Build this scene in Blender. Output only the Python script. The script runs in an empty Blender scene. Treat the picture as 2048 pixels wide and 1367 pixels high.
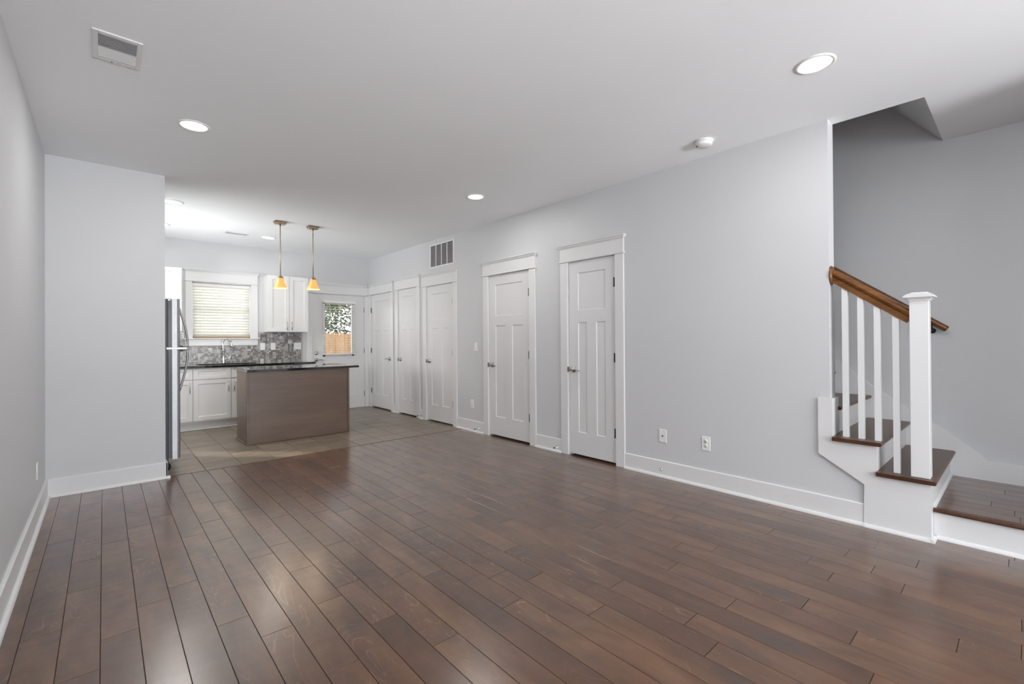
import bpy, bmesh, math, random
from mathutils import Vector, Matrix
PI = math.pi
C = bpy.context.scene.collection
SC = bpy.context.scene

# ------------------------------------------------------------------ camera
CAM_H, F_PX, YAW, PITCH, ROLL, SHIFT = 1.2349, 915.48, 0.7282, 0.00466, -0.00664, -9.3744
fw = Vector((math.sin(YAW)*math.cos(PITCH), math.cos(YAW)*math.cos(PITCH), math.sin(PITCH)))
rt = Vector((math.cos(YAW), -math.sin(YAW), 0)); up = rt.cross(fw)
r2 = rt*math.cos(ROLL)+up*math.sin(ROLL); u2 = -rt*math.sin(ROLL)+up*math.cos(ROLL)
cd = bpy.data.cameras.new('camera'); cam = bpy.data.objects.new('camera', cd); C.objects.link(cam)
M = Matrix((r2, u2, -fw)).transposed().to_4x4(); M.translation = Vector((0, 0, CAM_H))
cam.matrix_world = M
cd.sensor_width = 36; cd.lens = F_PX/2048*36; cd.shift_y = SHIFT/2048; cd.clip_start = .02; cd.clip_end = 200
SC.camera = cam
# ------------------------------------------------------------------ view, world, daylight
SC.view_settings.view_transform = 'Standard'; SC.view_settings.look = 'None'
SC.view_settings.exposure = 0.15; SC.view_settings.gamma = 1.0; SC.view_settings.use_curve_mapping = False
SC.cycles.max_bounces = 10; SC.cycles.diffuse_bounces = 6; SC.cycles.transparent_max_bounces = 16
SC.cycles.sample_clamp_indirect = 6
W = bpy.data.worlds.new('sky'); SC.world = W; W.use_nodes = True
wb = W.node_tree.nodes['Background']; wb.inputs[0].default_value = (.93, .96, 1, 1); wb.inputs[1].default_value = 3.2

def area(name, loc, rot, sx, sy, power, col=(1, 1, 1), spread=PI):
    l = bpy.data.lights.new(name, 'AREA'); l.shape = 'RECTANGLE'; l.size = sx; l.size_y = sy
    l.energy = power; l.color = col; l.spread = spread
    o = bpy.data.objects.new(name, l); C.objects.link(o); o.location = loc; o.rotation_euler = rot
    return o
# added area lamps for daylight through two added front windows behind the camera
FY, YB_ = -4.4, 8.2317
P_UP = 455
for x, k in ((.75, 1.6), (2.6, .4)):
    area('added_ground_bounce', (x, FY-2.6, -.45), (-PI/2-math.radians(38), 0, PI), 2.2, 2.4, P_UP*k, (.965, .98, 1), math.radians(120))
P_FLAT = 70
for x in (.75, 2.6):
    area('added_sky_light', (x, FY-.16, 1.45), (-PI/2, 0, PI), 1.3, 1.7, P_FLAT, (.95, .975, 1))
P_SIDE = 250   # added lamp outside an added, unseen side window, to brighten the kitchen
area('added_side_light', (-2.1, 6.80, .75), (0, -PI/2-math.radians(16), 0), 2.4, 2.2, P_SIDE, (.985, .99, 1))
P_KW = 21
area('kitchen_window_daylight', (1.366, YB_+.30, 1.72), (-PI/2, 0, 0), .95, .95, P_KW, (1, 1, .98))
sl = bpy.data.lights.new('sun', 'SUN'); sl.energy = 3; sl.angle = .02; sl.color = (1, .95, .88)
so = bpy.data.objects.new('sun', sl); C.objects.link(so); so.rotation_euler = Vector((.36, -.34, -.36)).to_track_quat('-Z', 'Y').to_euler()

# ------------------------------------------------------------------ node helpers
def lin(r, g=None, b=None):
    if g is None: g = b = r
    f = lambda c: (c/255/12.92) if c/255 <= .04045 else ((c/255+.055)/1.055)**2.4
    return (f(r), f(g), f(b), 1)
class NT:
    def __init__(s, name):
        s.m = bpy.data.materials.new(name); s.m.use_nodes = True
        s.t = s.m.node_tree; s.b = s.t.nodes['Principled BSDF']; s.out = s.t.nodes['Material Output']
    def n(s, typ, **k):
        nd = s.t.nodes.new('ShaderNode'+typ)
        for a, v in k.items():
            if a.startswith('i_'): nd.inputs[a[2:].replace('_', ' ')].default_value = v
            elif a.startswith('n_'): nd.inputs[int(a[2:])].default_value = v
            else: setattr(nd, a, v)
        return nd
    def l(s, a, b): s.t.links.new(a, b)
    def math(s, op, a, b=None, c=None):
        nd = s.n('Math', operation=op)
        for i, v in enumerate((a, b, c)):
            if v is None: continue
            if isinstance(v, (int, float)): nd.inputs[i].default_value = v
            else: s.l(v, nd.inputs[i])
        return nd.outputs[0]
    def mix(s, f, a, b, mode='MIX'):
        nd = s.n('Mix', data_type='RGBA', blend_type=mode)
        for i, v in ((0, f), (6, a), (7, b)):
            if isinstance(v, (int, float)): nd.inputs[i].default_value = v
            elif isinstance(v, tuple): nd.inputs[i].default_value = v
            else: s.l(v, nd.inputs[i])
        return nd.outputs[2]
    def obj(s, sx=1, sy=1, sz=1):
        tc = s.n('TexCoord'); mp = s.n('Mapping'); mp.inputs['Scale'].default_value = (sx, sy, sz)
        s.l(tc.outputs['Object'], mp.inputs['Vector']); return mp.outputs[0]
    def noise(s, vec, scale, detail=3, rough=.5, dist=0):
        nd = s.n('TexNoise'); nd.inputs['Scale'].default_value = scale; nd.inputs['Detail'].default_value = detail
        nd.inputs['Roughness'].default_value = rough; nd.inputs['Distortion'].default_value = dist
        if vec is not None: s.l(vec, nd.inputs['Vector'])
        return nd.outputs['Fac']
    def ramp(s, fac, stops):
        nd = s.n('ValToRGB'); el = nd.color_ramp.elements
        while len(el) < len(stops): el.new(.5)
        for e, (p, c) in zip(el, stops): e.position = p; e.color = c if len(c) == 4 else (*c, 1)
        s.l(fac, nd.inputs[0]); return nd.outputs[0]
    def bump(s, h, strength=.1, dist=.01):
        nd = s.n('Bump'); nd.inputs['Strength'].default_value = strength; nd.inputs['Distance'].default_value = dist
        s.l(h, nd.inputs['Height']); s.l(nd.outputs[0], s.b.inputs['Normal'])

def plain(name, col, rough=.5, metal=0, spec=.5, nscale=None, var=.03, bump=0, coat=0):
    m = NT(name); m.b.inputs['Roughness'].default_value = rough; m.b.inputs['Metallic'].default_value = metal
    m.b.inputs['Specular IOR Level'].default_value = spec; m.b.inputs['Coat Weight'].default_value = coat
    v = m.obj(); f = m.noise(v, nscale or 3, 3)
    a = tuple(c*(1-var) for c in col[:3])+(1,); b = tuple(min(1, c*(1+var)) for c in col[:3])+(1,)
    m.l(m.ramp(f, [(.3, a), (.7, b)]), m.b.inputs['Base Color'])
    if bump: m.bump(m.noise(v, 260, 2), bump, .002)
    return m.m
MAT = {}
MAT['wall'] = plain('wall_paint', (.61, .615, .625), .45, nscale=1.5, var=.01, bump=.05, spec=.35)
MAT['ceiling'] = plain('ceiling_paint', (.895, .915, .93), .8, nscale=1.2, var=.008, bump=.06, spec=.2)
MAT['trim'] = plain('white_trim_paint', (.72, .72, .722), .32, nscale=2, var=.008)
MAT['door'] = plain('white_door_paint', (.70, .70, .704), .33, nscale=2, var=.008)
MAT['cab'] = plain('white_cabinet_paint', (.72, .717, .705), .35, nscale=2, var=.008)
MAT['plate'] = plain('white_plastic', (.80, .80, .79), .3, nscale=10, var=.01)
MAT['dark'] = plain('dark_recess', (.02, .02, .02), .7)
MAT['slot'] = plain('dark_slot', (.06, .06, .06), .6)
MAT['vent'] = plain('white_enamel', (.74, .74, .74), .35)
MAT['ventshade'] = plain('duct_shade', (.035, .035, .035), .7)  # near-black colour standing in for the shade behind the louvres
MAT['chrome'] = plain('polished_chrome', (.62, .62, .63), .12, metal=1, var=.02)
MAT['nickel'] = plain('satin_nickel', (.50, .49, .47), .25, metal=1, var=.05)
MAT['hinge'] = plain('dark_bronze', (.03, .028, .026), .4, metal=.6)
MAT['steel'] = plain('brushed_steel', (.34, .34, .35), .42, metal=1, nscale=40, var=.05)
MAT['black'] = plain('black_textured_case', (.02, .021, .024), .4, nscale=60, var=.4, bump=.3)
MAT['blackgloss'] = plain('black_gasket', (.012, .012, .013), .3)
MAT['bronze'] = plain('brushed_bronze', (.40, .31, .22), .32, metal=1, var=.08)
MAT['granite'] = None
def granite():
    m = NT('black_granite'); v = m.obj()
    f = m.noise(v, 220, 2, .6)
    m.l(m.ramp(f, [(.45, lin(22, 22, 24)), (.62, lin(34, 34, 36)), (.72, lin(90, 88, 84))]), m.b.inputs['Base Color'])
    m.b.inputs['Roughness'].default_value = .06; m.b.inputs['Coat Weight'].default_value = .6; m.b.inputs['Coat Roughness'].default_value = .03
    return m.m
MAT['granite'] = granite()

def floor_wood():
    m = NT('brown_hand_scraped_wood')
    at = m.n('Attribute', attribute_name='rnd'); at.attribute_type = 'GEOMETRY'
    sep = m.n('SeparateColor'); m.l(at.outputs['Color'], sep.inputs[0])
    r1, r2_, r3 = sep.outputs[0], sep.outputs[1], sep.outputs[2]
    tc = m.n('TexCoord')
    off = m.n('CombineXYZ'); m.l(m.math('MULTIPLY', r1, 37), off.inputs[0]); m.l(m.math('MULTIPLY', r2_, 53), off.inputs[1]); m.l(m.math('MULTIPLY', r3, 17), off.inputs[2])
    add = m.n('VectorMath', operation='ADD'); m.l(tc.outputs['Object'], add.inputs[0]); m.l(off.outputs[0], add.inputs[1])
    def mp(x, y, z=1):
        q = m.n('Mapping'); q.inputs['Scale'].default_value = (x, y, z); m.l(add.outputs[0], q.inputs['Vector']); return q.outputs[0]
    # soft cloudy mottling, long fibres, wavy figure lines, knots
    cloud = m.noise(mp(7, 2.2), 1.0, 4, .55, .6)
    fibre = m.noise(mp(150, 3.5), 1.0, 3, .6)
    base = m.ramp(cloud, [(.2, lin(70, 47, 32)), (.42, lin(94, 66, 47)), (.60, lin(110, 80, 58)), (.82, lin(128, 98, 71))])
    tone = m.ramp(r1, [(0, lin(208, 192, 180)), (.3, lin(232, 218, 206)), (.65, lin(248, 236, 222)), (1, lin(255, 245, 228))])
    col = m.mix(1.0, base, tone, 'MULTIPLY')
    col = m.mix(m.math('MULTIPLY', fibre, .22), col, lin(64, 45, 36))
    # figure: iso-lines of a smooth noise
    fig = m.noise(mp(6.5, 1.5), 1.0, 2, .5, 1.1)
    fr = m.math('FRACT', m.math('MULTIPLY', fig, 13))
    line = m.ramp(fr, [(0, (0, 0, 0)), (.42, (0, 0, 0)), (.5, (1, 1, 1)), (.58, (0, 0, 0)), (1, (0, 0, 0))])
    gate = m.ramp(m.noise(mp(3, .9), 1.3, 2), [(.50, (0, 0, 0)), (.66, (1, 1, 1))])
    lf = m.math('MULTIPLY', m.math('MULTIPLY', line, gate), .38)
    col = m.mix(lf, col, lin(158, 122, 94))
    # dark stains and knots
    st = m.noise(mp(6, 2.6), 1.0, 3, .5)
    stm = m.ramp(st, [(.56, (0, 0, 0)), (.70, (1, 1, 1))])
    col = m.mix(m.math('MULTIPLY', stm, .6), col, lin(62, 50, 45))
    vo = m.n('TexVoronoi'); vo.inputs['Scale'].default_value = 1.0; m.l(mp(5.5, 1.9, .0), vo.inputs['Vector'])
    kn = m.ramp(vo.outputs['Distance'], [(.0, (1, 1, 1)), (.05, (.7, .7, .7)), (.13, (0, 0, 0))])
    kg = m.math('GREATER_THAN', r3, .55)
    col = m.mix(m.math('MULTIPLY', m.math('MULTIPLY', kn, kg), .75), col, lin(40, 31, 27))
    m.l(col, m.b.inputs['Base Color'])
    rr = m.n('MapRange'); rr.inputs['To Min'].default_value = .27; rr.inputs['To Max'].default_value = .38
    m.l(m.noise(mp(9, 4), 1, 2), rr.inputs['Value']); m.l(rr.outputs[0], m.b.inputs['Roughness'])
    m.b.inputs['Specular IOR Level'].default_value = .3; m.b.inputs['Coat Weight'].default_value = 1; m.b.inputs['Coat Roughness'].default_value = .23; m.b.inputs['Coat IOR'].default_value = 1.5
    # scraped ripples running across the plank
    rip = m.noise(mp(5, 16), 1.0, 2, .4)
    h = m.math('ADD', m.math('MULTIPLY', rip, 1.0), m.math('MULTIPLY', fibre, .08))
    m.bump(h, .30, .006)
    return m.m
MAT['floor'] = floor_wood()

def grain(name, c0, c1, c2, axis, rough=.4, spec=.5, scale=1.0):
    m = NT(name)
    s = [60, 60, 60]; s[axis] = 2.2
    s = [q*scale for q in s]
    f = m.noise(m.obj(*s), 1.0, 4, .6, .2)
    s2 = [6, 6, 6]; s2[axis] = 1.2
    g = m.noise(m.obj(*s2), 1.0, 3, .5, .4)
    base = m.ramp(f, [(.25, c0), (.5, c1), (.75, c2)])
    m.l(m.mix(.5, base, m.ramp(g, [(.3, c0), (.5, c1), (.7, c2)])), m.b.inputs['Base Color'])
    m.b.inputs['Roughness'].default_value = rough; m.b.inputs['Specular IOR Level'].default_value = spec
    m.bump(f, .08, .002)
    return m.m
MAT['island'] = grain('grey_brown_stained_wood', lin(94, 77, 67), lin(107, 88, 76), lin(119, 99, 85), 0, .34)
MAT['rail'] = grain('honey_oak', lin(66, 36, 14), lin(106, 66, 29), lin(140, 94, 46), 1, .25)
MAT['tread'] = grain('brown_stained_tread', lin(58, 35, 24), lin(80, 50, 35), lin(100, 67, 46), 0, .3, .35)
MAT['fence'] = grain('raw_cedar', lin(112, 84, 54), lin(146, 112, 76), lin(168, 134, 96), 2, .8, .2)
MAT['threshold'] = grain('threshold_wood', lin(84, 56, 40), lin(112, 78, 56), lin(132, 96, 70), 0, .4)
MAT['tan'] = plain('unlit_rail_tan', lin(178, 150, 114), .5)  # tan stands in for shade on the unlit bottom rail of the blind

def tile_floor():
    m = NT('taupe_stone_tile')
    at = m.n('Attribute', attribute_name='rnd'); at.attribute_type = 'GEOMETRY'
    sep = m.n('SeparateColor'); m.l(at.outputs['Color'], sep.inputs[0])
    v = m.obj(3, 22, 1)
    f = m.noise(v, 1.0, 4, .6, .6)
    col = m.ramp(f, [(.25, lin(108, 98, 86)), (.5, lin(134, 123, 108)), (.75, lin(152, 141, 125))])
    col = m.mix(1.0, col, m.ramp(sep.outputs[0], [(0, lin(225, 222, 220)), (1, lin(255, 252, 248))]), 'MULTIPLY')
    m.l(col, m.b.inputs['Base Color']); m.b.inputs['Roughness'].default_value = .3
    m.bump(f, .12, .003)
    return m.m
MAT['tile'] = tile_floor()
MAT['grout'] = plain('brown_grout', lin(92, 78, 66), .8)

def mosaic():
    m = NT('grey_stone_mosaic')
    at = m.n('Attribute', attribute_name='rnd'); at.attribute_type = 'GEOMETRY'
    sep = m.n('SeparateColor'); m.l(at.outputs['Color'], sep.inputs[0])
    base = m.ramp(sep.outputs[0], [(0, lin(84, 80, 76)), (.40, lin(104, 100, 96)), (.44, lin(138, 136, 132)), (.75, lin(166, 164, 160)), (.93, lin(184, 182, 178)), (1, lin(215, 215, 212))])
    f = m.noise(m.obj(), 90, 3, .6)
    m.l(m.mix(m.math('MULTIPLY', f, .35), base, lin(120, 118, 114)), m.b.inputs['Base Color'])
    m.b.inputs['Roughness'].default_value = .22
    return m.m
MAT['mosaic'] = mosaic()
MAT['mosaicgrout'] = plain('light_grout', lin(176, 174, 170), .8)

def glass():
    m = NT('clear_window_glass'); t = m.t
    tr = m.n('BsdfTransparent'); gl = m.n('BsdfGlossy'); gl.inputs['Roughness'].default_value = .02
    lw = m.n('Fresnel'); lw.inputs['IOR'].default_value = 1.45
    mx = m.n('MixShader'); m.l(lw.outputs[0], mx.inputs[0]); m.l(tr.outputs[0], mx.inputs[1]); m.l(gl.outputs[0], mx.inputs[2])
    m.l(mx.outputs[0], m.out.inputs[0]); return m.m
MAT['glass'] = glass()
def translucent(name, col, mixf=.45, rough=.5):
    m = NT(name); m.b.inputs['Base Color'].default_value = col; m.b.inputs['Roughness'].default_value = rough
    f = m.noise(m.obj(), 8, 2); m.l(m.ramp(f, [(.3, tuple(c*.97 for c in col[:3])+(1,)), (.7, col)]), m.b.inputs['Base Color'])
    tr = m.n('BsdfTranslucent'); tr.inputs[0].default_value = col
    mx = m.n('MixShader'); mx.inputs[0].default_value = mixf; m.l(m.b.outputs[0], mx.inputs[1]); m.l(tr.outputs[0], mx.inputs[2])
    m.l(mx.outputs[0], m.out.inputs[0]); return m.m
MAT['slat'] = translucent('white_blind_slat', (.80, .80, .76, 1), .30)
MAT['slatd'] = plain('cream_blind_slat', (.82, .79, .70), .5)
MAT['leaf'] = translucent('green_leaf', (.075, .115, .035, 1), .3)
MAT['leafd'] = translucent('dark_green_leaf', (.035, .07, .025, 1), .2)
MAT['leafb'] = translucent('reddish_brown_leaf', (.12, .075, .05, 1), .25)
MAT['bark'] = plain('bark', (.07, .055, .045), .9, nscale=12, var=.3)
MAT['concrete'] = plain('pale_concrete', (.5, .48, .45), .9, nscale=5, var=.08)
MAT['grass'] = plain('lawn', (.10, .14, .05), .9, nscale=8, var=.3)
def emit(name, col, s, base=None):
    m = NT(name); m.b.inputs['Emission Color'].default_value = col; m.b.inputs['Emission Strength'].default_value = s
    f = m.noise(m.obj(), 6, 1); b = base or col
    m.l(m.ramp(f, [(.3, tuple(c*.98 for c in b[:3])+(1,)), (.7, b)]), m.b.inputs['Base Color'])
    m.b.inputs['Roughness'].default_value = .25
    return m.m
MAT['lens'] = emit('lit_lens', (1, .98, .95, 1), 3.2)
MAT['bulb'] = emit('lit_bulb', (1, .93, .8, 1), 12.0)
MAT['amber'] = emit('lit_amber_glass', (1.0, .47, .11, 1), .46, (.75, .42, .13, 1))

# ------------------------------------------------------------------ mesh helpers
class MB:
    """collects shapes in world coordinates (optionally through a mapping) and links them as one mesh"""
    def __init__(s, xf=None): s.bm = bmesh.new(); s.xf = xf
    def _v(s, p):
        return s.bm.verts.new(s.xf(*p) if s.xf else p)
    def face(s, pts):
        return s.bm.faces.new([s._v(p) for p in pts])
    def box(s, x0, x1, y0, y1, z0, z1, bev=0, seg=1):
        v = [s._v(p) for p in ((x0, y0, z0), (x1, y0, z0), (x1, y1, z0), (x0, y1, z0), (x0, y0, z1), (x1, y0, z1), (x1, y1, z1), (x0, y1, z1))]
        fs = [s.bm.faces.new([v[i] for i in q]) for q in ((0, 3, 2, 1), (4, 5, 6, 7), (0, 1, 5, 4), (1, 2, 6, 5), (2, 3, 7, 6), (3, 0, 4, 7))]
        if bev:
            es = list({e for f in fs for e in f.edges})
            bmesh.ops.bevel(s.bm, geom=es, offset=bev, segments=seg, affect='EDGES', profile=.5, clamp_overlap=True)
        return s
    def prism(s, pts, axis, a, b, bev=0):
        """pts: 2-D polygon; axis 0: (y,z) extruded in x, 1: (x,z) in y, 2: (x,y) in z"""
        def P(p, w):
            return ((w, p[0], p[1]), (p[0], w, p[1]), (p[0], p[1], w))[axis]
        A = [s._v(P(p, a)) for p in pts]; B = [s._v(P(p, b)) for p in pts]; n = len(pts)
        fs = [s.bm.faces.new(A[::-1]), s.bm.faces.new(B)]
        for i in range(n): fs.append(s.bm.faces.new((A[i], A[(i+1) % n], B[(i+1) % n], B[i])))
        if bev:
            bmesh.ops.bevel(s.bm, geom=list({e for f in fs for e in f.edges}), offset=bev, segments=1, affect='EDGES', clamp_overlap=True)
        return s
    def lathe(s, prof, c, ax=(0, 0, 1), n=24, smooth=True):
        """prof: (radius, height) along axis ax from point c"""
        ax = Vector(ax).normalized(); t = Vector((1, 0, 0)) if abs(ax.x) < .9 else Vector((0, 1, 0))
        e1 = ax.cross(t).normalized(); e2 = ax.cross(e1); c = Vector(c); rings = []
        for r, h in prof:
            if r < 1e-6: rings.append([s._v(tuple(c+ax*h))])
            else: rings.append([s._v(tuple(c+ax*h+(e1*math.cos(2*PI*i/n)+e2*math.sin(2*PI*i/n))*r)) for i in range(n)])
        for A, B in zip(rings, rings[1:]):
            if len(A) == 1 and len(B) == 1: continue
            for i in range(n):
                j = (i+1) % n
                if len(A) == 1: f = s.bm.faces.new((A[0], B[j], B[i]))
                elif len(B) == 1: f = s.bm.faces.new((A[i], A[j], B[0]))
                else: f = s.bm.faces.new((A[i], A[j], B[j], B[i]))
                f.smooth = smooth
        return s
    def tube(s, path, r, n=12, radii=None):
        P = [Vector(p) for p in path]; rings = []; e1 = None
        for i, p in enumerate(P):
            d = (P[min(i+1, len(P)-1)]-P[max(i-1, 0)]).normalized()
            if e1 is None:
                t = Vector((0, 0, 1)) if abs(d.z) < .9 else Vector((1, 0, 0)); e1 = d.cross(t).normalized()
            else: e1 = (e1-d*e1.dot(d)).normalized()
            e2 = d.cross(e1); rr = radii[i] if radii else r
            rings.append([s._v(tuple(p+(e1*math.cos(2*PI*k/n)+e2*math.sin(2*PI*k/n))*rr)) for k in range(n)])
        for A, B in zip(rings, rings[1:]):
            for i in range(n):
                f = s.bm.faces.new((A[i], A[(i+1) % n], B[(i+1) % n], B[i])); f.smooth = True
        s.bm.faces.new(rings[0][::-1]); s.bm.faces.new(rings[-1])
        return s
    def sweep(s, sec, p0, p1, side, upv):
        """2-D section (side, up) extruded from p0 to p1"""
        p0, p1, side, upv = map(Vector, (p0, p1, side, upv))
        A = [s._v(tuple(p0+side*a+upv*b)) for a, b in sec]; B = [s._v(tuple(p1+side*a+upv*b)) for a, b in sec]; n = len(sec)
        s.bm.faces.new(A[::-1]); s.bm.faces.new(B)
        for i in range(n):
            s.bm.faces.new((A[i], A[(i+1) % n], B[(i+1) % n], B[i]))
        return s
    def build(s, name, mat, parent=None, origin=None, normals=True):
        if normals: bmesh.ops.recalc_face_normals(s.bm, faces=s.bm.faces[:])
        if origin is None: origin = Vector(parent['_o']) if parent is not None else None
        if origin is None:
            xs = [v.co for v in s.bm.verts]
            lo = Vector([min(v[i] for v in xs) for i in range(3)]); hi = Vector([max(v[i] for v in xs) for i in range(3)])
            origin = Vector(((lo.x+hi.x)/2, (lo.y+hi.y)/2, lo.z))
        origin = Vector(origin)
        bmesh.ops.translate(s.bm, verts=s.bm.verts[:], vec=-origin)
        me = bpy.data.meshes.new(name); s.bm.to_mesh(me); s.bm.free(); me.materials.append(MAT[mat] if isinstance(mat, str) else mat)
        o = bpy.data.objects.new(name, me); C.objects.link(o)
        if parent is not None:
            o.parent = parent; o.location = origin-Vector(parent['_o'])
        else: o.location = origin
        ORG[o.name] = origin
        return o
ORG = {}
def empty(name, loc, label=None, cat=None, group=None, kind=None):
    o = bpy.data.objects.new(name, None); C.objects.link(o); o.location = loc; o['_o'] = list(loc); o.empty_display_size = .1
    return tag(o, label, cat, group, kind)
def tag(o, label=None, cat=None, group=None, kind=None):
    if label: o['label'] = label
    if cat: o['category'] = cat
    if group: o['group'] = group
    if kind: o['kind'] = kind
    return o
def sub(mb, name, mat, part, origin=None):
    """a sub-part under a part that is itself a mesh"""
    po = ORG[part.name]
    o = mb.build(name, mat, None, origin or po)
    o.parent = part; o.location = ORG[o.name]-po
    return o
def struct(mb, name, mat, origin=(0, 0, 0)):
    return tag(mb.build(name, mat, None, origin), kind='structure')
def setrnd(o, vals):
    a = o.data.attributes.new('rnd', 'FLOAT_COLOR', 'FACE')
    for i, v in enumerate(vals): a.data[i].color = (*v, 1)

def panelled(mb, u0, u1, z0, z1, wf, wb, panels, dep=.008, sl=.007):
    """slab between wb (back) and wf (front) with recessed panels (a,b,c,d) in the front"""
    us = sorted({u0, u1, *[p[0] for p in panels], *[p[1] for p in panels]})
    zs = sorted({z0, z1, *[p[2] for p in panels], *[p[3] for p in panels]})
    inside = lambda u, z: any(a < u < b and c < z < d for a, b, c, d in panels)
    for a, b in zip(us, us[1:]):
        for c, d in zip(zs, zs[1:]):
            if not inside((a+b)/2, (c+d)/2):
                mb.face(((a, wf, c), (b, wf, c), (b, wf, d), (a, wf, d)))
    for a, b, c, d in panels:
        A, B, Cc, D = a+sl, b-sl, c+sl, d-sl; w2 = wf-dep
        mb.face(((A, w2, Cc), (B, w2, Cc), (B, w2, D), (A, w2, D)))
        mb.face(((a, wf, c), (b, wf, c), (B, w2, Cc), (A, w2, Cc)))
        mb.face(((a, wf, d), (A, w2, D), (B, w2, D), (b, wf, d)))
        mb.face(((a, wf, c), (A, w2, Cc), (A, w2, D), (a, wf, d)))
        mb.face(((b, wf, c), (b, wf, d), (B, w2, D), (B, w2, Cc)))
    mb.face(((u0, wb, z0), (u0, wb, z1), (u1, wb, z1), (u1, wb, z0)))
    mb.face(((u0, wf, z0), (u0, wf, z1), (u0, wb, z1), (u0, wb, z0)))
    mb.face(((u1, wf, z0), (u1, wb, z0), (u1, wb, z1), (u1, wf, z1)))
    mb.face(((u0, wf, z0), (u0, wb, z0), (u1, wb, z0), (u1, wf, z0)))
    mb.face(((u0, wf, z1), (u1, wf, z1), (u1, wb, z1), (u0, wb, z1)))
    bmesh.ops.remove_doubles(mb.bm, verts=mb.bm.verts[:], dist=1e-5)
    return mb

# ------------------------------------------------------------------ room dimensions (metres)
XL, XR, XR2, XS = -.35, 3.7276, 3.852, 4.817
YP, YP2, XP = 5.198, 5.32, .416          # partition beside the refrigerator
YT, YB = 5.225, 8.2317                   # wood/tile joint, back wall
H = 2.74
RW = lambda u, w, z: (XR-w, u, z)        # right wall: u along y, w out of the wall
BW = lambda u, w, z: (u, YB-w, z)        # back wall
LW = lambda u, w, z: (XL+w, u, z)
DOORS = {'e': (2.66, 3.262, 2.055), 'd': (3.865, 4.625, 2.055), 'c': (5.44, 6.15, 2.055), 'b': (6.455, 7.065, 2.082), 'a': (7.325, 8.125, 2.075)}

# ------------------------------------------------------------------ wood floor, plank by plank
random.seed(4)
JO = {-3: [3.58, 4.77], -2: [2.77, 3.98], -1: [2.34, 3.14, 3.55, 4.35, 4.75], 0: [2.56, 3.76, 4.98], 1: [2.76, 3.97], 2: [2.87, 4.08], 3: [2.34, 3.54], 4: [2.13, 3.34, 3.74, 4.54], 5: [1.73, 2.93, 4.14], 6: [2.22, 2.62, 3.03, 3.82], 7: [1.9, 2.3, 3.5], 8: [1.6, 2.81, 4.01], 9: [2.2, 3.4, 3.84], 10: [2.11, 3.31], 11: [1.61, 2.41, 3.61], 12: [1.86, 2.65, 3.85], 13: [1.31, 1.71, 2.9, 3.31], 14: [.84, 2.03, 3.23], 15: [.99, 1.38, 2.58, 3.78], 16: [.38, 1.57, 2.36, 3.56], 17: [.92, 2.11, 2.92, 3.72, 4.13], 18: [.48, 1.28, 2.48, 3.28], 19: [.69, 1.89, 2.69, 3.5], 20: [.19, 1.39, 1.79, 2.99, 3.81], 21: [.02, 1.22, 2.02, 2.81], 22: [.68, 1.89, 2.28, 3.48], 23: [.02, .41, .81, 1.62, 2.82], 24: [.55, 1.76, 2.55], 25: [-.12, .69, 1.09, 2.29], 26: [.4, 1.61], 27: [.6, 1.81], 28: [-.05, 1.15], 29: [.07]}
def plank_mesh(x0, x1, y0, y1, ztop, w, xo, joints, zbot, gap=.0008, bev=.0012):
    bm = bmesh.new(); vals = []
    def P(a, b, c, d):
        t = [(a+gap, c+gap, ztop-bev), (b-gap, c+gap, ztop-bev), (b-gap, d-gap, ztop-bev), (a+gap, d-gap, ztop-bev)]
        i = [(a+gap+bev, c+gap+bev, ztop), (b-gap-bev, c+gap+bev, ztop), (b-gap-bev, d-gap-bev, ztop), (a+gap+bev, d-gap-bev, ztop)]
        q = [(x, y, zbot) for x, y, z in t]
        T = [bm.verts.new(v) for v in t]; I = [bm.verts.new(v) for v in i]; Q = [bm.verts.new(v) for v in q]
        r = (random.random(), random.random(), random.random())
        bm.faces.new(I); vals.append(r)
        for k in range(4):
            bm.faces.new((T[k], T[(k+1) % 4], I[(k+1) % 4], I[k])); vals.append(r)
            bm.faces.new((Q[k], Q[(k+1) % 4], T[(k+1) % 4], T[k])); vals.append((r[0]*.3, r[1], .1))
    k = math.floor((x0-xo)/w)
    while xo+k*w < x1-1e-4:
        a, b = max(x0, xo+k*w), min(x1, xo+(k+1)*w)
        if b-a > .006:
            js = list(joints.get(k, [])) or [random.uniform(1, 2)]
            while js[0] > y0+1.3: js.insert(0, js[0]-random.choice((1.2, 1.2, .8)))
            while js[-1] < y1-1.3: js.append(js[-1]+random.choice((1.2, 1.2, .8)))
            js = [y0]+[j for j in js if y0+.05 < j < y1-.05]+[y1]
            for c, d in zip(js, js[1:]): P(a, b, c, d)
        k += 1
    return bm, vals
bm, vals = plank_mesh(XL+.002, 3.812, FY, YT, 0, .125, -.013, JO, -.02)
f = MB(); f.bm = bm; fl = f.build('floor', 'floor', None, (0, 0, 0), normals=False); setrnd(fl, vals); tag(fl, kind='structure')
struct(MB().box(XL-.1, XS+.1, FY-.1, YB+.1, -.12, -.0195), 'floor_base', 'dark')
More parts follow.
